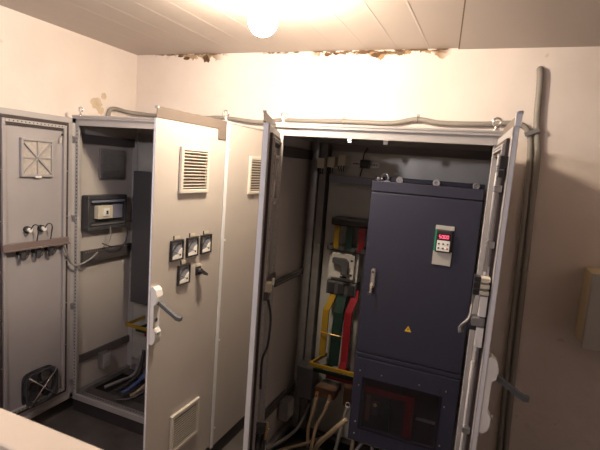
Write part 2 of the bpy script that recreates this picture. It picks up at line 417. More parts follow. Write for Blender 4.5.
def make_handle(T, d, w, zc=1.125, big=1.):
    # cream cast handle housing with a swung-out dark lever
    b = MB(T); u0, u1 = w-.046, w-.002
    prof = [(0, -.14), (.012, -.145), (.028, -.13), (.034, -.105), (.034, -.08), (.020, -.06), (.020, .055), (.034, .065), (.038, .10), (.030, .13), (.012, .145), (0, .14)]
    b.prism([(n, zc+z) for n, z in prof], u0, u1, 'white_plastic', 'yz')
    b.cyl(((u0+u1)/2, .012, zc-.02), ((u0+u1)/2, .02, zc-.02), .011, 'steel')
    b.cyl(((u0+u1)/2, .034, zc-.085), ((u0+u1)/2, .042, zc-.085), .008, 'steel')
    b.build('handle_housing', d)['label'] = 'cream handle housing'
    l = MB(T); uc = (u0+u1)/2
    l.strip([(uc, .012, zc+.068), (uc, .036, zc+.068), (uc-.012, .135, zc+.006), (uc-.016, .152, zc+.004)], (1, 0, .0), .011, .009, 'lever_grey')
    l.cyl((uc-.012, .012, zc+.068), (uc+.012, .012, zc+.068), .009, 'lever_grey')
    l.build('handle_lever', d)['label'] = 'dark grey lever swung out'
def make_fan(T, d, uc, zc, n0=-.018, glass=True):
    h = MB(T); s = .115; dep = .055; n1 = n0-dep
    seg = 40; outer = []; inner = []
    for i in range(seg):
        t = 2*PI*i/seg; c_, s2 = math.cos(t), math.sin(t); k = (abs(c_)**5+abs(s2)**5)**(-1/5)
        outer.append((uc+s*k*c_, zc+s*k*s2)); inner.append((uc+s*.92*c_, zc+s*.92*s2))
    for (na, nb) in ((n0-.008, n0), (n1, n1+.008)):
        A = [h.bm.verts.new((a, na, b_)) for a, b_ in outer]; B = [h.bm.verts.new((a, nb, b_)) for a, b_ in outer]
        Ai = [h.bm.verts.new((a, na, b_)) for a, b_ in inner]; Bi = [h.bm.verts.new((a, nb, b_)) for a, b_ in inner]
        fs = []
        for i in range(seg):
            j = (i+1) % seg
            fs += [h.bm.faces.new((A[i], A[j], B[j], B[i])), h.bm.faces.new((Ai[j], Ai[i], Bi[i], Bi[j])), h.bm.faces.new((A[j], A[i], Ai[i], Ai[j])), h.bm.faces.new((B[i], B[j], Bi[j], Bi[i]))]
        h._fin(A+B+Ai+Bi, fs, 'dark_grey_plastic', False)
    # barrel
    A = [h.bm.verts.new((a, n1+.004, b_)) for a, b_ in inner]; B = [h.bm.verts.new((a, n0-.004, b_)) for a, b_ in inner]
    A2 = [h.bm.verts.new((uc+(a-uc)*1.04, n1+.004, zc+(b_-zc)*1.04)) for a, b_ in inner]; B2 = [h.bm.verts.new((uc+(a-uc)*1.04, n0-.004, zc+(b_-zc)*1.04)) for a, b_ in inner]
    fs = []
    for i in range(seg):
        j = (i+1) % seg; fs += [h.bm.faces.new((A[i], A[j], B[j], B[i])), h.bm.faces.new((A2[j], A2[i], B2[i], B2[j])), h.bm.faces.new((A[i], A2[i], A2[j], A[j])), h.bm.faces.new((B[j], B2[j], B2[i], B[i]))]
    h._fin(A+B+A2+B2, fs, 'dark_grey_plastic', True)
    h.build('fan_housing', d)
    bl = MB(T); bl.cyl((uc, n0-.01, zc), (uc, n1+.012, zc), .035, 'black_plastic', seg=24)
    for k in range(5):
        t = 2*PI*k/5+.3; e = Vector((math.cos(t), 0, math.sin(t))); q = Vector((-math.sin(t), 0, math.cos(t)))
        nn = Vector((0, 1, 0))
        bl.obox(Vector((uc, (n0+n1)/2, zc))+e*.064, e, (q+nn*.7), (nn-q*.7), .034, .026, .0015, 'black_plastic')
    bl.build('fan_blades', d)
    g = MB(T)
    for k, R_ in enumerate((.045, .08)):
        g.ring((uc, n1-.006, zc), (0, 1, 0), R_, .0012, 'dark_grey_plastic', 32, 5)
    for k in range(2):
        t = PI/4+k*PI/2; e = Vector((math.cos(t), 0, math.sin(t))); c0 = Vector((uc, n1-.008, zc))
        g.cyl(c0-e*.135, c0+e*.135, .005, 'chrome', seg=8)
    for sx in (-1, 1):
        for sz in (-1, 1): g.cyl((uc+sx*.095, n1+.002, zc+sz*.095), (uc+sx*.095, n1-.008, zc+sz*.095), .006, 'chrome', seg=10)
    g.build('fan_guard', d)['label'] = 'shiny wire finger guard'
    if glass:
        p = MB(T); p.box(uc-.15, uc+.15, n0-.004, n0-.001, zc-.14, zc+.14, 'clear_plate'); p.build('backing_sheet', d)

def cabinet_body(root, x0, x1, y1=.6, zb=.1, zt=2.1, side_paint='cabinet_paint', right_louver=False, posts_cable=True):
    # plinth
    p = MB(); p.box(x0+.004, x1-.004, .02, .045, 0, zb, 'plinth_black').box(x0+.004, x1-.004, y1-.03, y1-.005, 0, zb, 'plinth_black')
    p.box(x0+.004, x0+.03, .045, y1-.03, 0, zb, 'plinth_black').box(x1-.03, x1-.004, .045, y1-.03, 0, zb, 'plinth_black'); p.build('plinth', root)
    fr = MB(); w = .050
    # uprights: an L section in front with a punched inner flange
    for (a, b_, s) in ((x0, x0+w, 1), (x1-.034, x1, -1)):
        fr.box(a, b_, 0, .012, zb, zt, 'frame_paint', .002)
        xi = (a+.012, a+.024) if s > 0 else (b_-.024, b_-.012)
        fr.box(xi[0], xi[1], .012, .05, zb, zt, 'frame_paint')
        xh = (a+w-.018, a+w-.011) if s > 0 else (b_-w+.011, b_-w+.018)
        z = zb+.08
        while s > 0 and z < zt-.08:
            fr.box(xh[0], xh[1], -.0008, .001, z, z+.009, 'hole_black'); z += .025
        fr.box(a, b_, y1-.05, y1-.012, zb, zt, 'frame_paint')
    fr.box(x1+.001, x1+.010, -.002, .021, zb, zt-.003, 'edge_lit_paint', .001)
    # front top and bottom rails, stepped
    fr.box(x0+w, x1-.034, 0, .012, zt-.055, zt, 'frame_paint', .002).box(x0, x1, -.008, 0, zt-.012, zt, 'frame_paint').box(x0+w, x1-.034, -.006, .0, zt-.055, zt-.048, 'frame_paint')
    fr.box(x0+w, x1-w, 0, .012, zb, zb+.045, 'frame_paint', .002).box(x0+w, x1-w, -.006, 0, zb+.038, zb+.045, 'frame_paint')
    fr.box(x0+w, x1-w, .012, .05, zb+.03, zb+.045, 'galvanised')
    x = x0+.08
    while x < x1-.08:
        fr.box(x, x+.009, .028, .035, zb+.0445, zb+.0458, 'hole_black'); x += .025
    fr.box(x0+w, x1-w, y1-.05, y1-.012, zt-.05, zt, 'frame_paint').box(x0+w, x1-w, y1-.05, y1-.012, zb, zb+.045, 'galvanised')
    for xa in (x0+.004, x1-.040):
        fr.box(xa, xa+.036, .05, y1-.05, zb+.005, zb+.040, 'galvanised'); fr.box(xa, xa+.036, .05, y1-.05, zt-.045, zt-.004, 'frame_paint')
    fr.build('frame', root)
    t = MB(); t.box(x0-.002, x1+.002, -.01, y1+.002, zt, zt+.012, 'frame_paint', .002); t.build('top_panel', root)
    for nm, xa, xb in (('side_panel', x0-.006, x0-.001), ('side_panel', x1+.001, x1+.006)):
        sp = MB(); sp.box(xa, xb, .022, y1-.004, zb+.004, zt-.003, side_paint, .001)
        xin = xb if xa < x0 else xa
        so = sp.build(nm, root)
        for hz in (1.95, 1.42, .80, .222):
            xx = xa-.004 if xa < x0 else xb+.004
            q = MB(); q.cyl((min(xx, xb), .034, hz), (max(xx, xa), .034, hz), .006, 'edge_lit_paint', seg=10); q.build('panel_screw', so)
        if right_louver and xa > x1-.01:
            T = Matrix(((0, 1, 0), (1, 0, 0), (0, 0, 1))).to_4x4(); T.translation = Vector((xb, 0, 0))
            louver(T, .265, .505, 1.687, 1.926, so)
    bk = MB(); bk.box(x0+.003, x1-.003, y1-.011, y1-.004, zb, zt-.003, 'inner_panel'); bk.build('back_panel', root)
    bt = MB(); bt.box(x0+.04, x1-.04, .05, .17, zb+.006, zb+.012, 'dark_rail').box(x0+.04, x1-.04, .46, y1-.05, zb+.006, zb+.012, 'dark_rail'); bt.build('gland_plate', root)
    # inner depth rails on both side walls
    for z0, z1 in ((1.935, 1.995), (.345, .40)):
        for xa, xb in ((x0+.002, x0+.022), (x1-.022, x1-.002)):
            k = MB(); k.box(xa, xb, .05, y1-.05, z0, z1, 'dark_rail', .002); k.build('side_rail', root)
    for (ex, ey) in ((x0+.03, .03), (x1-.03, .03), (x0+.03, y1-.03), (x1-.03, y1-.03)): eyebolt(root, ex, ey, zt+.012)

# ================================================================== left cabinet
AX0, AX1 = -2.10, -.90
ca = thing('electrical_cabinet', 'left grey control cabinet, right door carrying four meters, standing by the left wall', 'cabinet', (-1.5, .3, 0), 'grey control cabinets')
cabinet_body(ca, AX0, AX1, right_louver=True)
TL = door_T(AX0, 0, 90, False)
dl = make_door(ca, TL, .60, z1=2.09, lip=False, dark=True)
inner_filter(TL, .180, .398, 1.70, 1.932, dl)
louver(TL, .17, .41, 1.695, 1.94, dl)
make_fan(TL, dl, .275, .325)
# cross rail on left door with gauge backs
b = MB(TL); b.box(.078, .522, -.062, -.041, 1.262, 1.302, 'brown_rail', .002).box(.078, .522, -.075, -.062, 1.258, 1.266, 'brown_rail'); b.build('cross_rail', dl)
for uu in (.260, .355):
    b = MB(TL); b.cyl((uu, -.018, 1.375), (uu, -.045, 1.375), .021, 'black_plastic', seg=18).cyl((uu, -.045, 1.375), (uu, -.066, 1.375), .014, 'white_plastic', seg=16)
    b.tube([(uu, -.06, 1.375), (uu-.01, -.085, 1.41), (uu-.045, -.075, 1.39), (uu-.05, -.055, 1.30)], .0035, 'cable_black', 8)
    b.build('indicator_back', dl)
for uu in (.21, .30, .40):
    b = MB(TL); b.box(uu-.022, uu+.022, -.06, -.018, 1.225, 1.262, 'black_plastic', .003).box(uu-.014, uu+.014, -.068, -.06, 1.195, 1.24, 'dark_grey_plastic', .002).cyl((uu+.016, -.045, 1.225), (uu+.016, -.045, 1.195), .004, 'steel', seg=8)
    b.tube([(uu-.01, -.045, 1.225), (uu-.03, -.05, 1.20), (uu-.05, -.05, 1.235)], .003, 'cable_black', 6)
    b.build('terminal_block', dl)
b = MB(TL); b.box(.118, .128, -.050, -.044, 1.965, 1.98, 'hole_black').box(.128, .138, -.048, -.0465, 1.92, 1.955, 'beige_plastic'); b.build('earth_tag', dl)

TR = door_T(AX1, 0, 90, True)
dr = make_door(ca, TR, .588, lip=True, thick=.013, label='cabinet door with louvers, meters and switch')
louver(TR, .172, .412, 1.708, 1.942, dr)
louver(TR, .152, .404, .295, .518, dr, n=13)
make_handle(TR, dr, .588)
def meter(u0, z1, w=.098, h=.105):
    b = MB(TR); u1 = u0+w; z0 = z1-h; fr = .009
    for a in ((u0, u1, z0, z0+fr), (u0, u1, z1-fr, z1), (u0, u0+fr, z0+fr, z1-fr), (u1-fr, u1, z0+fr, z1-fr)): b.box(a[0], a[1], 0, .014, a[2], a[3], 'black_plastic', .002)
    b.box(u0+fr, u1-fr, 0, .007, z0+fr, z1-fr, 'meter_face')
    # quarter-circle scale, needle pivot in the lower corner towards the hinge (right as seen)
    pu, pz = u0+.024, z0+.026
    for k in range(13):
        t = PI/2*k/12; e = Vector((math.cos(t), 0, math.sin(t))); L = .0045 if k % 3 else .008
        b.obox(Vector((pu, .0076, pz))+e*(.058-L/2), e, (0, 1, 0), (-e.z, 0, e.x), L/2, .0006, .0008, 'black_plastic')
    seg = 20; P_ = [(pu+.0595*math.cos(PI/2*k/seg), pz+.0595*math.sin(PI/2*k/seg)) for k in range(seg+1)]+[(pu+.062*math.cos(PI/2*k/seg), pz+.062*math.sin(PI/2*k/seg)) for k in range(seg, -1, -1)]
    b.prism(P_, .0070, .0082, 'black_plastic', 'xz')
    b.prism([(u0+fr, z0+fr), (u1-fr, z0+fr), (u1-fr, z0+.022), (u0+.046, z0+.030), (u0+.028, z0+.052), (u0+fr, z0+.06)], .0068, .0095, 'meter_white', 'xz')
    e = Vector((.85, 0, .35)).normalized(); b.obox(Vector((pu, .0100, pz))+e*.026, e, (0, 1, 0), (-e.z, 0, e.x), .027, .0005, .0010, 'black_plastic')
    b.cyl((pu, .007, pz), (pu, .0115, pz), .005, 'black_plastic', seg=12)
    o = b.build('panel_meter', dr)
    t = MB(TR); t.box(u0+.022, u0+.068, 0, .002, z1+.004, z1+.019, 'beige_plastic').box(u0+.068, u0+.073, 0, .004, z1+.002, z1+.022, 'black_plastic'); t.build('name_plate', dr)
for u0, z1 in ((.362, 1.474), (.234, 1.474), (.110, 1.474), (.297, 1.337)): meter(u0, z1)
b = MB(TR); b.box(.190, .238, 0, .004, 1.255, 1.302, 'dark_grey_plastic', .001).cyl((.214, .004, 1.278), (.214, .022, 1.278), .017, 'black_plastic', seg=20)
b.obox((.207, .034, 1.272), (.75, 0, .45), (0, 1, 0), (-.45, 0, .75), .028, .012, .006, 'black_plastic').box(.196, .234, 0, .003, 1.303, 1.317, 'beige_plastic').build('selector_switch', dr)

# inside of the left cabinet
b = MB(); b.box(-2.0, -.98, .50, .506, .25, 1.98, 'zinc_plate'); b.build('mounting_plate', ca)
b = MB(); b.box(-2.098, -2.080, .217, .452, 1.688, 1.905, 'galvanised', .003)
for k in range(9): b.box(-2.080, -2.074, .232, .437, 1.703+k*.0225, 1.713+k*.0225, 'galvanised')
b.build('side_vent', ca)
b = MB(); b.box(-2.078, -2.050, .05, .55, 1.095, 1.180, 'dark_rail', .002)
y = .07
while y < .53:
    b.box(-2.0505, -2.049, y, y+.009, 1.165, 1.174, 'galvanised').box(-2.0505, -2.049, y, y+.009, 1.105, 1.110, 'hole_black'); y += .02
b.build('slotted_rail', ca)

c1 = thing('control_module', 'small dark boxed controller with beige breaker inside left cabinet', 'controller', (-2.05, .24, 1.33))
b = MB(); b.box(-2.095, -2.062, .067, .430, 1.325, 1.575, 'dark_grey_plastic', .010); b.build('base', c1)
b = MB()
for a in ((.067, .430, 1.325, 1.355), (.067, .430, 1.545, 1.575), (.067, .090, 1.355, 1.545), (.408, .430, 1.355, 1.545)): b.box(-2.062, -2.028, a[0], a[1], a[2], a[3], 'dark_grey_plastic', .004)
b.build('cover_frame', c1)
b = MB(); b.box(-2.062, -2.020, .150, .285, 1.405, 1.500, 'beige_plastic', .004).box(-2.020, -2.010, .190, .245, 1.425, 1.48, 'white_plastic', .003).box(-2.010, -2.0, .212, .222, 1.44, 1.465, 'black_plastic'); b.build('breaker_module', c1)['label'] = 'beige breaker module'
b = MB(); b.box(-2.062, -2.035, .300, .395, 1.40, 1.505, 'bar_bluegrey', .003); b.build('relay', c1)
b = MB(); b.box(-2.030, -2.022, .095, .402, 1.525, 1.540, 'bar_bluegrey').box(-2.030, -2.022, .095, .402, 1.362, 1.372, 'galvanised'); b.build('din_rail', c1)
def cable(name, pts, r, m, label, cat='cable', group=None, sub=8, **k):
    b = MB(); b.tube(pts, r, m, 10, sub, **k); o = b.build(name, None, pts[0])
    if group is None and name != 'cable_tie': group = ('thin wires' if name == 'wire' else 'power cables')+(' in the left cabinet' if pts[0][0] < -.9 else ' in the right cabinet')
    tag(o, label, cat, group); return o
cable('wire', [(-2.03, .27, 1.34), (-2.01, .26, 1.28), (-2.01, .24, 1.23), (-2.02, .20, 1.20)], .004, 'cable_grey', 'thin grey wire dropping from beige module in left cabinet')
cable('wire', [(-2.02, .19, 1.225), (-2.0, .26, 1.195), (-2.0, .36, 1.19), (-2.01, .42, 1.25), (-2.02, .43, 1.33)], .0045, 'cable_black', 'black looped wire below the small controller in left cabinet')
cable('wire', [(-2.03, .42, 1.37), (-1.99, .50, 1.37), (-1.97, .53, 1.42), (-1.99, .53, 1.56)], .005, 'cable_black', 'black wire leaving the small controller towards cabinet back')
cable('cable', [(-2.00, .13, 1.17), (-2.00, .06, 1.13), (-2.02, -.02, 1.10), (-2.04, -.06, 1.12), (-2.03, -.10, 1.19), (-2.03, -.12, 1.25)], .007, 'cable_grey', 'grey cable looping from left cabinet rail to its open left door')
j = thing('junction_box', 'small grey box low on the inner left wall of left cabinet', 'box', (-2.06, .25, .24))
b = MB(); b.box(-2.078, -2.025, .22, .30, .245, .365, 'galvanised', .004); b.build('body', j)
b = MB(); b.box(-2.025, -2.020, .225, .295, .252, .358, 'frame_paint', .002).cyl((-2.020, .26, .31), (-2.016, .26, .31), .006, 'steel', seg=8); b.build('cover', j)

def busbar(pts, side, hw, ht, m, label, group=None):
    b = MB(); b.strip(pts, side, hw, ht, m); o = b.build('busbar', None, pts[0]); tag(o, label, 'busbar', group or ('coloured busbars in the left cabinet' if pts[0][0] < -.9 else 'coloured busbars in the right cabinet')); return o
busbar([(-1.0, .30, .610), (-1.88, .30, .610), (-1.88, .497, .612)], (0, 0, 1), .012, .005, 'yellow_pvc', 'yellow bent busbar in the left cabinet behind the meter door')
busbar([(-1.0, .32, .580), (-1.80, .32, .580), (-1.80, .497, .580)], (0, 0, 1), .011, .005, 'green_pvc', 'green bent busbar just under the yellow one in left cabinet')
busbar([(-1.0, .34, .548), (-1.73, .34, .548), (-1.73, .497, .548)], (0, 0, 1), .011, .005, 'red_pvc', 'red bent busbar lowest of three in left cabinet')
db = thing('distribution_block', 'dark tall terminal unit at the back of the left cabinet', 'terminal unit', (-1.9, .45, .95))
b = MB(); b.box(-1.965, -1.70, .42, .498, .74, 1.76, 'navy_dark', .006); b.build('body', db)
for zz in (1.55, 1.25, 1.12, 1.0):
    b = MB(); b.box(-1.972, -1.965, .42, .46, zz-.02, zz+.02, 'cable_grey', .002); b.build('clip', db)
for k, (p, m, rr, lb) in enumerate([
    ([(-1.97, .19, .13), (-1.93, .30, .145), (-1.90, .42, .16), (-1.88, .47, .30)], 'cable_grey', .012, 'light grey cable nearest the left side on left cabinet floor'),
    ([(-1.86, .19, .13), (-1.84, .28, .15), (-1.83, .40, .20), (-1.84, .455, .36)], 'cable_black', .014, 'thick black cable rising from left cabinet floor'),
    ([(-1.80, .19, .13), (-1.77, .27, .16), (-1.755, .38, .22), (-1.77, .455, .38)], 'cable_blue', .013, 'blue cable rising from left cabinet floor'),
    ([(-1.72, .19, .13), (-1.69, .26, .16), (-1.68, .36, .21), (-1.69, .46, .35)], 'cable_beige', .013, 'beige cable right of the blue one on left cabinet floor'),
    ([(-1.74, .06, .16), (-1.66, .12, .16), (-1.60, .22, .20), (-1.60, .40, .26), (-1.60, .46, .5)], 'cable_black', .012, 'black cable nearest the front on left cabinet floor')]):
    cable('cable', p, rr, m, lb)

# ================================================================== right cabinet
CX0, CX1 = -.59, .543
cc = thing('electrical_cabinet', 'right grey control cabinet housing a navy drive, both doors open', 'cabinet', (-.02, .3, 0), 'grey control cabinets')
cabinet_body(cc, CX0, CX1)
TCL = door_T(CX0, 0, 69, False)
d1 = make_door(cc, TCL, .565, z1=2.058, lip=True)
louver(TCL, .165, .40, 1.70, 1.93, d1); inner_filter(TCL, .17, .39, 1.70, 1.93, d1)
make_fan(TCL, d1, .26, .335); pass
b = MB(TCL); b.box(.078, .485, -.062, -.041, 1.262, 1.302, 'dark_rail', .002); b.build('cross_rail', d1)
b = MB(TCL); b.box(.44, .48, -.075, -.018, 1.30, 1.345, 'beige_plastic', .004).box(.445, .475, -.085, -.075, 1.335, 1.365, 'white_plastic', .003); b.build('terminal_block', d1)['label'] = 'beige terminal block'
b = MB(TCL); b.box(.20, .30, -.088, -.079, .455, .50, 'brass', .002).cyl((.29, -.09, .515), (.29, -.10, .515), .008, 'chrome', seg=12).box(.26, .30, -.08, -.024, .49, .53, 'dark_grey_plastic', .003); b.build('fan_terminal', d1)['label'] = 'brass coloured terminal plate'
b = MB(TCL); b.tube([(.43, -.06, 1.25), (.40, -.075, 1.15), (.41, -.07, 1.02), (.43, -.05, .95), (.42, -.05, .8)], .006, 'cable_black', 8); b.build('door_cable', d1)
TCR = door_T(CX1, 0, 94.4, True)
d2 = make_door(cc, TCR, .565, z1=2.072, lip=True, thick=.017)
b = MB(TCR); b.box(.555, .565, -.016, .004, 2.071, 2.120, 'edge_lit_paint', .001); b.build('lip_end', d2)
louver(TCR, .165, .40, 1.70, 1.93, d2); louver(TCR, .15, .40, .295, .528, d2)
make_handle(TCR, d2, .565, 1.125)
# things fixed inside right door
for k in range(3):
    b = MB(TCR); z = 1.530-.024*k; b.box(.50, .545, -.056, -.024, z, z+.014, 'beige_plastic', .002).box(.50, .545, -.078, -.056, z-.002, z+.016, 'black_plastic', .001); b.build('terminal_block', d2)['label'] = 'beige terminal block'
for za, zb in ((1.400, 1.476), (1.285, 1.358)):
    b = MB(TCR); b.box(.505, .535, -.050, -.024, za, zb, 'white_plastic', .003); b.build('cable_duct', d2)['label'] = 'white trunking piece'
b = MB(TCR); b.box(.49, .535, -.070, -.024, 1.362, 1.396, 'cable_grey', .006).box(.50, .53, -.078, -.05, 1.345, 1.365, 'black_plastic', .003); b.build('connector_block', d2)
b = MB(TCR)
for k in range(4): b.tube([(.50+.01*k, -.066-.003*k, 1.478), (.49+.008*k, -.072, 1.43), (.50+.01*k, -.078, 1.385), (.48+.008*k, -.095-.003*k, 1.345), (.49+.006*k, -.092-.004*k, 1.32)], .0035, ['cable_grey', 'cable_black', 'white_plastic', 'cable_grey'][k], 7)
b.build('wire_bundle', d2)
b = MB(TCR)
for uu in (.50,): b.cyl((uu, -.045, 1.56), (uu, -.045, 1.98), .006, 'frame_paint', seg=10).cyl((uu, -.045, .2), (uu, -.045, 1.22), .006, 'frame_paint', seg=10).cyl((uu, -.032, 1.2), (uu, -.032, 1.58), .004, 'steel', seg=10)
for zz in (1.93, 1.86, 1.66, .95, .5): b.box(.485, .515, -.052, -.024, zz-.012, zz+.012, 'steel', .003)
b.build('locking_rod', d2)
b = MB(TCR); b.box(.51, .54, -.046, -.024, 1.90, 1.925, 'black_plastic', .003); b.build('rod_guide', d2)
b = MB(TCR); b.box(.50, .535, -.045, -.018, 1.93, 1.975, 'black_plastic', .003); b.build('rod_guide', d2)
# catches under top rail
for xx in (-.165, .02):
    b = MB(); b.box(xx-.012, xx+.012, -.012, .012, 2.022, 2.043, 'chrome', .002); b.build('catch', cc)
b = MB(); b.box(-.43, .505, .50, .506, .12, 2.0, 'zinc_plate'); b.build('mounting_plate', cc)
b = MB()
for xa in (-.545, -.49): b.box(xa, xa+.045, .46, .54, .12, 2.04, 'galvanised', .003)
b.build('rear_upright', cc)
b = MB(); b.box(-.578, -.552, .05, .55, 1.185, 1.215, 'dark_rail', .002)
y = .07
while y < .53: b.box(-.5525, -.551, y, y+.009, 1.196, 1.202, 'galvanised'); y += .02
b.build('slotted_rail', cc)
j = thing('junction_box', 'small box low on inner left wall of right cabinet', 'box', (-.55, .33, .24))
b = MB(); b.box(-.578, -.515, .29, .39, .24, .37, 'galvanised', .004); b.build('body', j)
b = MB(); b.box(-.515, -.510, .296, .384, .248, .362, 'frame_paint', .002); b.build('cover', j)

# navy variable-frequency drive
dv = thing('frequency_drive', 'tall navy blue drive cabinet with keypad and red lit display', 'drive', (.22, .3, .40))
DX0, DX1, DY0, DY1, DZ0, DZ1 = -.055, .495, .10, .498, .385, 1.842
b = MB(); b.box(DX0+.006, DX1-.004, DY0+.014, DY1, DZ0, DZ1, 'navy_paint', .004)
b.build('housing', dv)
# lower cover with clear window: the housing hides behind a recessed opening
b = MB(); b.box(DX0, DX1, DY0, DY0+.014, .905, 1.782, 'navy_paint', .003); fd = b.build('front_door', dv)
b = MB(); b.box(DX0, DX1, DY0, DY0+.014, 1.788, DZ1, 'navy_paint', .003); b.build('top_cover', dv)
b = MB(); b.box(DX0, DX1, DY0, DY0+.014, .878, .899, 'navy_paint', .002); b.build('trim_strip', dv)
WX0, WX1, WZ0, WZ1 = .010, .405, .475, .755
b = MB(); b.box(DX0, WX0, DY0-.004, DY0+.014, DZ0+.0, .872, 'navy_paint', .002).box(WX1, DX1, DY0-.004, DY0+.014, DZ0, .872, 'navy_paint', .002)
b.box(WX0, WX1, DY0-.004, DY0+.014, WZ1, .872, 'navy_paint', .002).box(WX0, WX1, DY0-.004, DY0+.014, DZ0, WZ0, 'navy_paint', .002)
b.build('lower_cover', dv)
b = MB(); b.box(WX0-.015, WX1+.015, DY0-.0075, DY0-.0045, WZ0-.012, WZ1+.012, 'clear_plate'); b.build('window', dv)
b = MB()
for sx in (WX0-.03, WX1+.03):
    for sz in (.80, .715, .50, .43): b.cyl((sx, DY0-.004, sz), (sx, DY0-.009, sz), .004, 'steel', seg=10)
for sx in (.10, .30): b.cyl((sx, DY0-.004, .80), (sx, DY0-.009, .80), .0035, 'steel', seg=10)
b.build('cover_screw', dv)
# behind the window
b = MB(); b.box(WX0, WX1, DY0+.0125, DY0+.0138, WZ0, WZ1, 'black_plastic')
b.box(.015, .27, DY0-.001, DY0+.0125, .685, .712, 'red_pvc').box(.24, .285, DY0-.003, DY0+.0125, .49, .715, 'red_pvc')
b.box(.03, .050, DY0+.001, DY0+.0125, .52, .67, 'resin_brown').box(.125, .165, DY0+.001, DY0+.0125, .49, .68, 'green_pvc').box(.06, .10, DY0+.003, DY0+.0125, .56, .64, 'dark_grey_plastic')
b.box(.30, .40, DY0+.001, DY0+.0125, .60, .612, 'steel').cyl((.08, DY0+.003, .62), (.08, DY0-.001, .62), .010, 'brass', seg=12)
b.build('terminals', dv)
# lock
b = MB(); b.box(-.012, .013, DY0-.014, DY0, 1.285, 1.365, 'steel', .004).cyl((0, DY0-.014, 1.365), (0, DY0, 1.365), .0125, 'steel').cyl((0, DY0-.014, 1.285), (0, DY0, 1.285), .0125, 'steel')
b.cyl((0, DY0-.018, 1.36), (0, DY0-.014, 1.36), .007, 'dark_grey_plastic', seg=12).cyl((0, DY0-.022, 1.292), (0, DY0-.014, 1.292), .008, 'chrome', seg=12)
b.box(-.008, .004, DY0-.024, DY0-.021, 1.245, 1.290, 'chrome', .001).ring((-.006, DY0-.024, 1.245), (0, 1, .2), .009, .0015, 'chrome', 16, 5); b.build('lock', dv)['label'] = 'silver latch lock with key'
# warning triangle
b = MB(); cx_, cz_ = .211, 1.082; b.prism([(cx_-.018, cz_-.012), (cx_+.018, cz_-.012), (cx_, cz_+.019)], DY0-.0012, DY0, 'label_yellow', 'xz')
b.prism([(cx_+.002, cz_+.010), (cx_-.005, cz_), (cx_+.000, cz_), (cx_-.002, cz_-.008), (cx_+.005, cz_+.003), (cx_+.001, cz_+.003)], DY0-.0018, DY0-.0011, 'hole_black', 'xz'); b.build('warning_sign', dv)['label'] = 'yellow warning triangle'
# keypad assembly
KX0, KX1 = .302, .374
b = MB(Matrix.Translation((0, 0, .058))); b.box(.292, .382, DY0-.006, DY0, 1.568, 1.590, 'box_grey', .002).box(.292, .382, DY0-.006, DY0, 1.389, 1.455, 'box_grey', .002).box(.292, .300, DY0-.005, DY0, 1.455, 1.568, 'pcb_green')
b.box(.292, .30, DY0-.007, DY0, 1.446, 1.460, 'box_grey').box(.374, .382, DY0-.007, DY0, 1.446, 1.460, 'box_grey'); b.build('keypad_plate', dv)['label'] = 'pale grey blanking plate'
b = MB(Matrix.Translation((0, 0, .058))); b.box(KX0, KX1, DY0-.020, DY0, 1.458, 1.568, 'black_plastic', .005).box(KX0+.006, KX1-.006, DY0-.0212, DY0-.0195, 1.522, 1.550, 'lcd_black').box(KX0+.005, KX1-.005, DY0-.0215, DY0-.0195, 1.464, 1.517, 'white_plastic', .0005); b.build('keypad', dv)
# seven segment figures
SEG = {'0': 'abcdef', '5': 'afgcd'}
b = MB(Matrix.Translation((0, 0, .058))); x = KX0+.010
def seg7(b, x, z, ch, w=.0075, h=.016):
    t = .0011; y0, y1 = DY0-.0220, DY0-.0212
    g = {'a': (x, x+w, z+h-t, z+h+t), 'g': (x, x+w, z+h/2-t, z+h/2+t), 'd': (x, x+w, z-t, z+t), 'f': (x-t, x+t, z+h/2, z+h), 'b': (x+w-t, x+w+t, z+h/2, z+h), 'e': (x-t, x+t, z, z+h/2), 'c': (x+w-t, x+w+t, z, z+h/2)}
    for c_ in SEG[ch]: q = g[c_]; b.box(q[0], q[1], y0, y1, q[2], q[3], 'led_red')
for k, ch in enumerate('5000'): seg7(b, KX0+.013+k*.0125, 1.528, ch)
b.box(KX0+.0345, KX0+.0365, DY0-.0220, DY0-.0212, 1.5265, 1.5285, 'led_red')
b.build('display', dv)['label'] = 'red lit figures'
b = MB(Matrix.Translation((0, 0, .058)))
for i in range(3):
    for k in range(2):
        kx = KX0+.015+i*.021; kz = 1.478+k*.022; b.box(kx-.004, kx+.004, DY0-.0235, DY0-.021, kz-.0038, kz+.0038, 'key_red' if (i == 2 and k == 0) else 'dark_grey_plastic', .001)
b.build('button', dv)
# top flange and lifting eyes
b = MB(); b.box(DX0+.004, DX1, .16, .19, DZ1, DZ1+.024, 'navy_paint', .003); b.build('top_flange', dv)
for ex, mm in ((.078, 'white_plastic'), (.265, 'white_plastic'), (.455, 'steel')):
    b = MB(); b.ring((ex, .150, DZ1+.012), (0, 1, .1), .013, .0055, mm).cyl((ex, .148, DZ1+.012), (ex, .165, DZ1+.012), .007, 'steel', seg=10); b.build('eyebolt', dv)
b = MB(); b.ring((.0, .150, DZ1+.018), (.3, 1, 0), .020, .006, 'steel').box(-.04, .03, .14, .16, DZ1-.006, DZ1+.004, 'steel', .002).cyl((-.03, .13, DZ1+.004), (-.03, .13, DZ1+.02), .008, 'white_plastic', seg=12).cyl((-.012, .13, DZ1+.002), (-.012, .13, DZ1+.02), .007, 'chrome', seg=12); b.build('lifting_ring', dv)

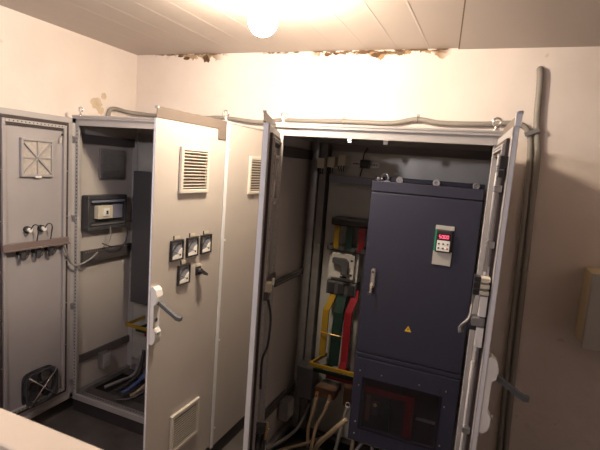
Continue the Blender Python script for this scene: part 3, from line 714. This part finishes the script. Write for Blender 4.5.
# left of the drive
b = MB(); b.box(-.415, -.06, .44, .499, 1.802, 1.848, 'bar_bluegrey', .003); o = b.build('support_beam', None, (-.24, .47, 1.80)); tag(o, 'blue grey horizontal beam left of the navy drive top', 'beam')
dn = thing('din_rail', 'short DIN rail with black module above the blue grey beam', 'rail', (-.2, .49, 1.925))
b = MB(); b.box(-.29, -.12, .488, .499, 1.912, 1.945, 'steel', .002).box(-.27, -.14, .484, .488, 1.924, 1.933, 'galvanised')
for xx in (-.28, -.26, -.15, -.135): b.box(xx, xx+.008, .4835, .4845, 1.925, 1.932, 'hole_black')
b.build('rail', dn)
b = MB(); b.box(-.228, -.172, .45, .488, 1.905, 1.955, 'black_plastic', .004).box(-.22, -.18, .440, .45, 1.918, 1.942, 'dark_grey_plastic', .002); b.build('module', dn)
cable('wire', [(-.212, .46, 1.955), (-.21, .46, 1.985), (-.20, .48, 2.02), (-.2, .50, 2.03)], .004, 'cable_black', 'short black wire rising from the DIN rail module')
cable('wire', [(-.212, .46, 1.905), (-.215, .45, 1.88), (-.22, .45, 1.852)], .004, 'cable_black', 'short black wire dropping from the DIN rail module')
for k, (xx, zz) in enumerate(((-.47, 1.885), (-.405, 1.895), (-.335, 1.91))):
    t = thing('relay', ['left', 'middle', 'right'][k]+' of three small beige relays high in the right cabinet', 'relay', (xx, .47, zz), 'beige relays in the right cabinet')
    b = MB(); b.box(xx-.024, xx+.024, .42, .458 if k == 0 else .498, zz, zz+.065, 'beige_plastic', .004); b.build('body', t)
    b = MB()
    for q in range(3): b.tube([(xx-.016+.016*q, .43, zz), (xx-.016+.016*q, .415, zz-.015), (xx-.012+.012*q, .44, zz-.035)], .003, 'cable_black', 6)
    b.build('wire', t)
# upper insulated bar holder
t = thing('busbar_holder', 'black busbar holder above the grey breaker in right cabinet', 'holder', (-.25, .45, 1.54))
b = MB(); b.box(-.358, -.065, .385, .499, 1.545, 1.595, 'black_plastic', .010); b.build('upper_clamp', t)
b = MB(); b.box(-.375, -.11, .395, .499, 1.385, 1.420, 'black_plastic', .006)
for xx in (-.345, -.275, -.205, -.14): b.cyl((xx, .385, 1.405), (xx, .40, 1.405), .014, 'dark_grey_plastic', seg=10)
b.build('lower_clamp', t)
for xx, m, w, lb in ((-.318, 'yellow_pvc', .017, 'yellow'), (-.238, 'green_pvc', .022, 'green'), (-.160, 'red_pvc', .020, 'red')):
    busbar([(xx, .41, 1.56), (xx, .40, 1.50), (xx, .40, 1.40)], (1, 0, 0), w, .006, m, 'short upright %s busbar above the moulded grey breaker' % lb)
busbar([(-.117, .415, 1.56), (-.117, .41, 1.40)], (1, 0, 0), .008, .005, 'white_plastic', 'narrow whitish strip beside the short red busbar')
# moulded case circuit breaker
t = thing('circuit_breaker', 'large grey moulded breaker with dark toggle in the right cabinet', 'breaker', (-.27, .44, 1.2))
b = MB(); b.box(-.362, -.168, .42, .499, 1.195, 1.385, 'box_grey', .006); b.build('body', t)
b = MB(); b.box(-.340, -.190, .400, .42, 1.215, 1.375, 'box_grey', .004); b.build('front_cover', t)
b = MB(); b.prism([(-.325, 1.345), (-.245, 1.345), (-.225, 1.325), (-.225, 1.245), (-.265, 1.245), (-.265, 1.300), (-.325, 1.315)], .370, .400, 'dark_grey_plastic', 'xz'); b.build('toggle', t)['label'] = 'dark angled toggle handle'
for q in ((-.275, -.235, 1.222, 1.232), (-.215, -.20, 1.33, 1.34), (-.215, -.20, 1.24, 1.25)):
    b = MB(); b.box(q[0], q[1], .398, .400, q[2], q[3], 'hole_black'); b.build('marking', t)
b = MB(); b.box(-.362, -.168, .41, .499, 1.105, 1.192, 'dark_grey_plastic', .005)
for xx in (-.33, -.265, -.20): b.box(xx-.02, xx+.02, .405, .41, 1.115, 1.18, 'black_plastic', .002)
b.build('terminal_shroud', t)
# heavy lower bars
busbar([(-.315, .43, 1.15), (-.315, .42, 1.09), (-.345, .40, 1.00), (-.345, .39, .70)], (1, 0, 0), .020, .008, 'yellow_pvc', 'tall yellow busbar under the moulded breaker')
busbar([(-.258, .43, 1.15), (-.255, .42, 1.09), (-.258, .39, 1.0), (-.262, .38, .66)], (1, 0, 0), .030, .012, 'green_pvc', 'tall dark green busbar under the moulded breaker')
busbar([(-.175, .43, 1.15), (-.172, .42, 1.10), (-.195, .39, 1.01), (-.192, .375, .70), (-.20, .36, .64)], (1, 0, 0), .022, .009, 'red_pvc', 'tall red busbar between green bar and navy drive')
cable('cable_tie', [(-.375, .378, .86), (-.30, .358, .862), (-.23, .358, .862), (-.215, .37, .862)], .003, 'brass', 'thin brownish tie across the tall green busbar', 'tie')
busbar([(-.345, .485, .672), (-.385, .29, .672), (-.06, .29, .672)], (0, 0, 1), .010, .006, 'yellow_pvc', 'yellow bent busbar running to the navy drive')
busbar([(-.265, .485, .632), (-.360, .31, .632), (-.06, .31, .632)], (0, 0, 1), .012, .005, 'green_pvc', 'green horizontal busbar below the yellow one, right cabinet')
busbar([(-.185, .485, .600), (-.275, .33, .600), (-.06, .33, .600)], (0, 0, 1), .012, .006, 'red_pvc', 'red short horizontal busbar lowest of three beside the navy drive')
# current transformers and lugs
t = thing('current_transformer', 'brown block with cable lugs below the coloured bars', 'transformer', (-.30, .38, .43))
b = MB(); b.box(-.365, -.225, .35, .43, .44, .50, 'resin_brown', .006).box(-.36, -.23, .43, .499, .45, .49, 'dark_rail'); b.build('body', t)
b = MB()
for xx in (-.34, -.255): b.box(xx-.012, xx+.012, .335, .35, .43, .475, 'copper', .002).cyl((xx, .328, .455), (xx, .336, .455), .008, 'chrome', seg=10)
b.build('lug', t)
t = thing('current_transformer', 'small reddish terminal block against the navy drive', 'transformer', (-.12, .38, .43))
b = MB(); b.box(-.175, -.075, .36, .43, .42, .575, 'red_pvc' if 0 else 'resin_brown', .006).box(-.17, -.08, .43, .499, .45, .53, 'dark_rail'); b.build('body', t)
b = MB(); b.ring((-.135, .352, .44), (0, 1, 0), .015, .005, 'chrome', 16, 6); b.build('lug', t)
b = MB(); b.box(-.49, -.375, .34, .46, .40, .62, 'dark_grey_plastic', .01).cyl((-.43, .46, .5), (-.43, .499, .5), .012, 'steel', seg=10); o = b.build('fuse_holder', None, (-.43, .4, .4)); tag(o, 'dark block left of the brown block in right cabinet', 'fuse holder')
for p, m, rr, lb in [
    ([(-.34, .33, .44), (-.345, .31, .36), (-.36, .29, .25), (-.35, .27, .13)], 'cable_beige', .011, 'beige cable dropping from left lug of brown block'),
    ([(-.255, .33, .44), (-.275, .31, .36), (-.31, .29, .27), (-.315, .24, .13)], 'cable_beige', .011, 'beige cable dropping from right lug of brown block'),
    ([(-.075, .12, .480), (-.12, .11, .43), (-.18, .11, .35), (-.235, .13, .27), (-.265, .16, .19), (-.275, .2, .12)], 'cable_beige', .014, 'thick beige cable end sweeping past the drive corner'),
    ([(-.135, .34, .43), (-.145, .32, .36), (-.155, .28, .25), (-.17, .25, .12)], 'cable_grey', .011, 'grey cable under the small reddish terminal block'),
    ([(-.03, .18, .39), (-.035, .16, .33), (-.04, .16, .25), (-.04, .18, .12)], 'cable_beige', .012, 'pale upright cable under the drive left corner'),
    ([(.05, .16, .39), (.01, .12, .34), (-.03, .10, .24), (-.06, .12, .12)], 'cable_grey', .010, 'grey cable slanting left under the navy drive'),
    ([(.06, .18, .39), (.09, .12, .33), (.12, .10, .24), (.12, .12, .12)], 'cable_grey', .011, 'grey cable slanting right under the navy drive'),
    ([(.08, .20, .39), (.15, .12, .345), (.20, .10, .31), (.24, .10, .22), (.24, .12, .12)], 'cable_grey', .012, 'grey cable arching under middle of the navy drive'),
    ([(.22, .20, .39), (.28, .12, .345), (.36, .10, .33), (.40, .10, .24), (.40, .12, .12)], 'cable_grey', .012, 'grey cable arching under right side of the navy drive'),
    ([(-.55, .08, .16), (-.50, .20, .165), (-.45, .34, .20), (-.42, .45, .32)], 'cable_grey', .011, 'grey cable along the lower left of right cabinet'),
    ([(-.52, .07, .15), (-.44, .16, .16), (-.36, .26, .16), (-.24, .40, .18)], 'cable_beige', .010, 'beige cable lying on the floor of right cabinet')]:
    cable('cable', p, rr, m, lb)

# ------------------------------------------------------------------ conduits on the wall
def wp(x, z, off=.024): return (x, wy(x)-off, z)
P1 = [(wxl(.42)+.022, .42, 2.13), (wxl(.44)+.022, .44, 2.20), (wxl(.50)+.022, .50, 2.222), (wxl(.64)+.022, .62, 2.215), (-2.17, wy(-2.17)-.05, 2.212)]
P1 += [wp(-2.05, 2.205), wp(-1.61, 2.20), wp(-1.41, 2.207), wp(-1.10, 2.185), wp(-.92, 2.205), wp(-.67, 2.206), wp(-.46, 2.213), wp(-.14, 2.213), wp(.03, 2.242), wp(.18, 2.225), wp(.41, 2.226), wp(.60, 2.238), wp(.665, 2.218), wp(.698, 2.16), wp(.712, 2.05), wp(.722, 1.79), wp(.738, 1.23), wp(.752, .71), wp(.771, .17), wp(.773, .03)]
b = MB(); b.tube(P1, .017, 'conduit_grey', 12, 8, ribs=.009); o = b.build('conduit', None, wp(0, 2.2)); tag(o, 'long grey corrugated conduit running above both cabinets and down the wall', 'conduit')
P2 = [(.705, wy(.7)-.004, 2.555), (.704, wy(.7)-.022, 2.545), wp(.710, 2.50), wp(.716, 2.40), wp(.722, 2.27), wp(.742, 2.13), wp(.755, 2.03), wp(.760, 1.79), wp(.775, 1.23), wp(.788, .72), wp(.808, .18), wp(.81, .03)]
b = MB(); b.tube(P2, .0195, 'conduit_grey', 12, 8, ribs=.010); o = b.build('conduit', None, wp(.71, 2.5)); tag(o, 'vertical grey conduit from wall hole near ceiling, right of cabinets', 'conduit')
def clip(x, z, vert, label, r=.017):
    b = MB(); y = wy(x)-.024
    if vert: b.ring((x, y, z), (0, 0, 1), r+.002, .004, 'conduit_grey', 16, 6).box(x-.03, x-.012, wy(x)-.006, wy(x)+.001, z-.008, z+.008, 'conduit_grey')
    else: b.ring((x, y, z), (1, 0, 0), r+.002, .004, 'conduit_grey', 16, 6).box(x-.008, x+.008, wy(x)-.006, wy(x)+.001, z+.008, z+.035, 'conduit_grey').cyl((x, wy(x)-.006, z+.024), (x, wy(x)-.011, z+.024), .005, 'steel', seg=8)
    o = b.build('conduit_clip', None, (x, y, z)); tag(o, label, 'clip', 'clips holding the wall conduits')
clip(-.46, 2.213, False, 'conduit clip on the wall above left end of right cabinet')
clip(.035, 2.242, False, 'conduit clip at the raised hump above the right cabinet')
clip(-1.95, 2.205, False, 'conduit clip above the left cabinet near the room corner')
clip(.772, 1.36, True, 'conduit clip halfway down the pair of vertical conduits')
b = MB(); b.obox((.705, wy(.7)-.046, 2.188), (1, 0, .45), (0, 1, 0), (-.45, 0, 1), .040, .006, .013, 'galvanised'); b.box(.69, .72, wy(.69)-.040, wy(.69)+.001, 2.18, 2.196, 'galvanised'); o = b.build('conduit_clip', None, (.69, wy(.69), 2.188)); tag(o, 'metal strap where the two grey conduits meet', 'clip', 'clips holding the wall conduits')

# ------------------------------------------------------------------ wall box at the right
t = thing('wall_box', 'cream topped grey wall box at the right edge of view', 'box', (1.22, .8, 1.02))
x0, x1, z0, z1 = 1.085, 1.41, 1.02, 1.430; yb = wy(1.05)-.001; yf = .56
b = MB(); b.box(x0, x1, yf+.043, yb, z0, z1, 'box_cream', .004); b.build('body', t)
b = MB(); b.box(x0+.008, x1-.008, yf+.03, yf+.045, z0+.008, z1-.008, 'gasket_rubber'); b.build('gasket', t)
b = MB(); b.box(x0-.004, x1+.004, yf, yf+.031, z0-.004, z1+.004, 'box_grey', .005); b.build('door', t)
b = MB(); b.cyl((x1-.04, yf, 1.22), (x1-.04, yf-.012, 1.22), .012, 'steel', seg=14); b.build('lock', t)

# ------------------------------------------------------------------ foreground cabinet top
t = thing('low_barrier', 'beige painted top rail of a low barrier in the near lower left corner', 'barrier', (-.92, -1.66, 0))
b = MB(); b.box(-1.75, -.10, -1.70, -1.612, 1.262, 1.300, 'ledge_paint', .006).box(-1.75, -.10, -1.712, -1.700, 1.255, 1.293, 'white_plastic', .004); b.build('top_rail', t)  # white strip along the near edge is a painted glint
b = MB(); b.box(-1.74, -.11, -1.68, -1.635, .06, 1.262, 'ledge_paint', .004).box(-1.70, -.15, -1.69, -1.62, 0, .06, 'plinth_black'); b.build('panel', t)

# ------------------------------------------------------------------ lamps
LX, LY = -.545, -.30
t = thing('ceiling_lamp', 'glaring bare bulb in a holder under the ceiling', 'lamp', (LX, LY, CEIL))
b = MB(); b.lathe((LX, LY, CEIL), (0, 0, -1), [(.055, 0), (.055, .012), (.035, .03), (.030, .075), (.024, .08)], 'ceramic'); b.build('lamp_holder', t)
G = [(.022, 0), (.026, .01)]+[(.068*math.sin(a), .075-.068*math.cos(a)) for a in [PI*k/14 for k in range(3, 15)]]
b = MB(); b.lathe((LX, LY, CEIL-.07), (0, 0, -1), G, 'bulb_glass', 32); b.build('bulb', t)
L2 = (-.92, -1.9, 2.31)
t = thing('pendant_lamp', 'second bulb hanging on a cord behind the viewer', 'lamp', (L2[0], L2[1], CEIL))
b = MB(); b.lathe((L2[0], L2[1], CEIL), (0, 0, -1), [(.04, 0), (.04, .02), (.01, .03)], 'ceramic').cyl((L2[0], L2[1], CEIL-.02), (L2[0], L2[1], L2[2]+.10), .004, 'cable_black', seg=8); b.build('cord', t)
b = MB(); b.lathe((L2[0], L2[1], L2[2]+.11), (0, 0, -1), [(.018, 0), (.024, .01), (.022, .05)], 'ceramic'); b.build('lamp_holder', t)
b = MB(); b.lathe((L2[0], L2[1], L2[2]+.06), (0, 0, -1), [(.014, 0), (.02, .015), (.034, .045), (.042, .075), (.038, .10), (.022, .118), (.004, .124)], 'bulb_cool'); b.build('bulb', t)
MATS['bulb_glass'].node_tree.nodes['Principled BSDF'].inputs['Emission Strength'].default_value = 510
MATS['bulb_cool'].node_tree.nodes['Principled BSDF'].inputs['Emission Strength'].default_value = 440

w = bpy.data.worlds.new('world'); S.world = w; w.use_nodes = True
w.node_tree.nodes['Background'].inputs['Color'].default_value = (.5, .5, .55, 1); w.node_tree.nodes['Background'].inputs['Strength'].default_value = .02
S.view_settings.view_transform = 'Standard'; S.view_settings.look = 'None'; S.view_settings.gamma = 1; S.view_settings.use_curve_mapping = False
S.view_settings.exposure = .08
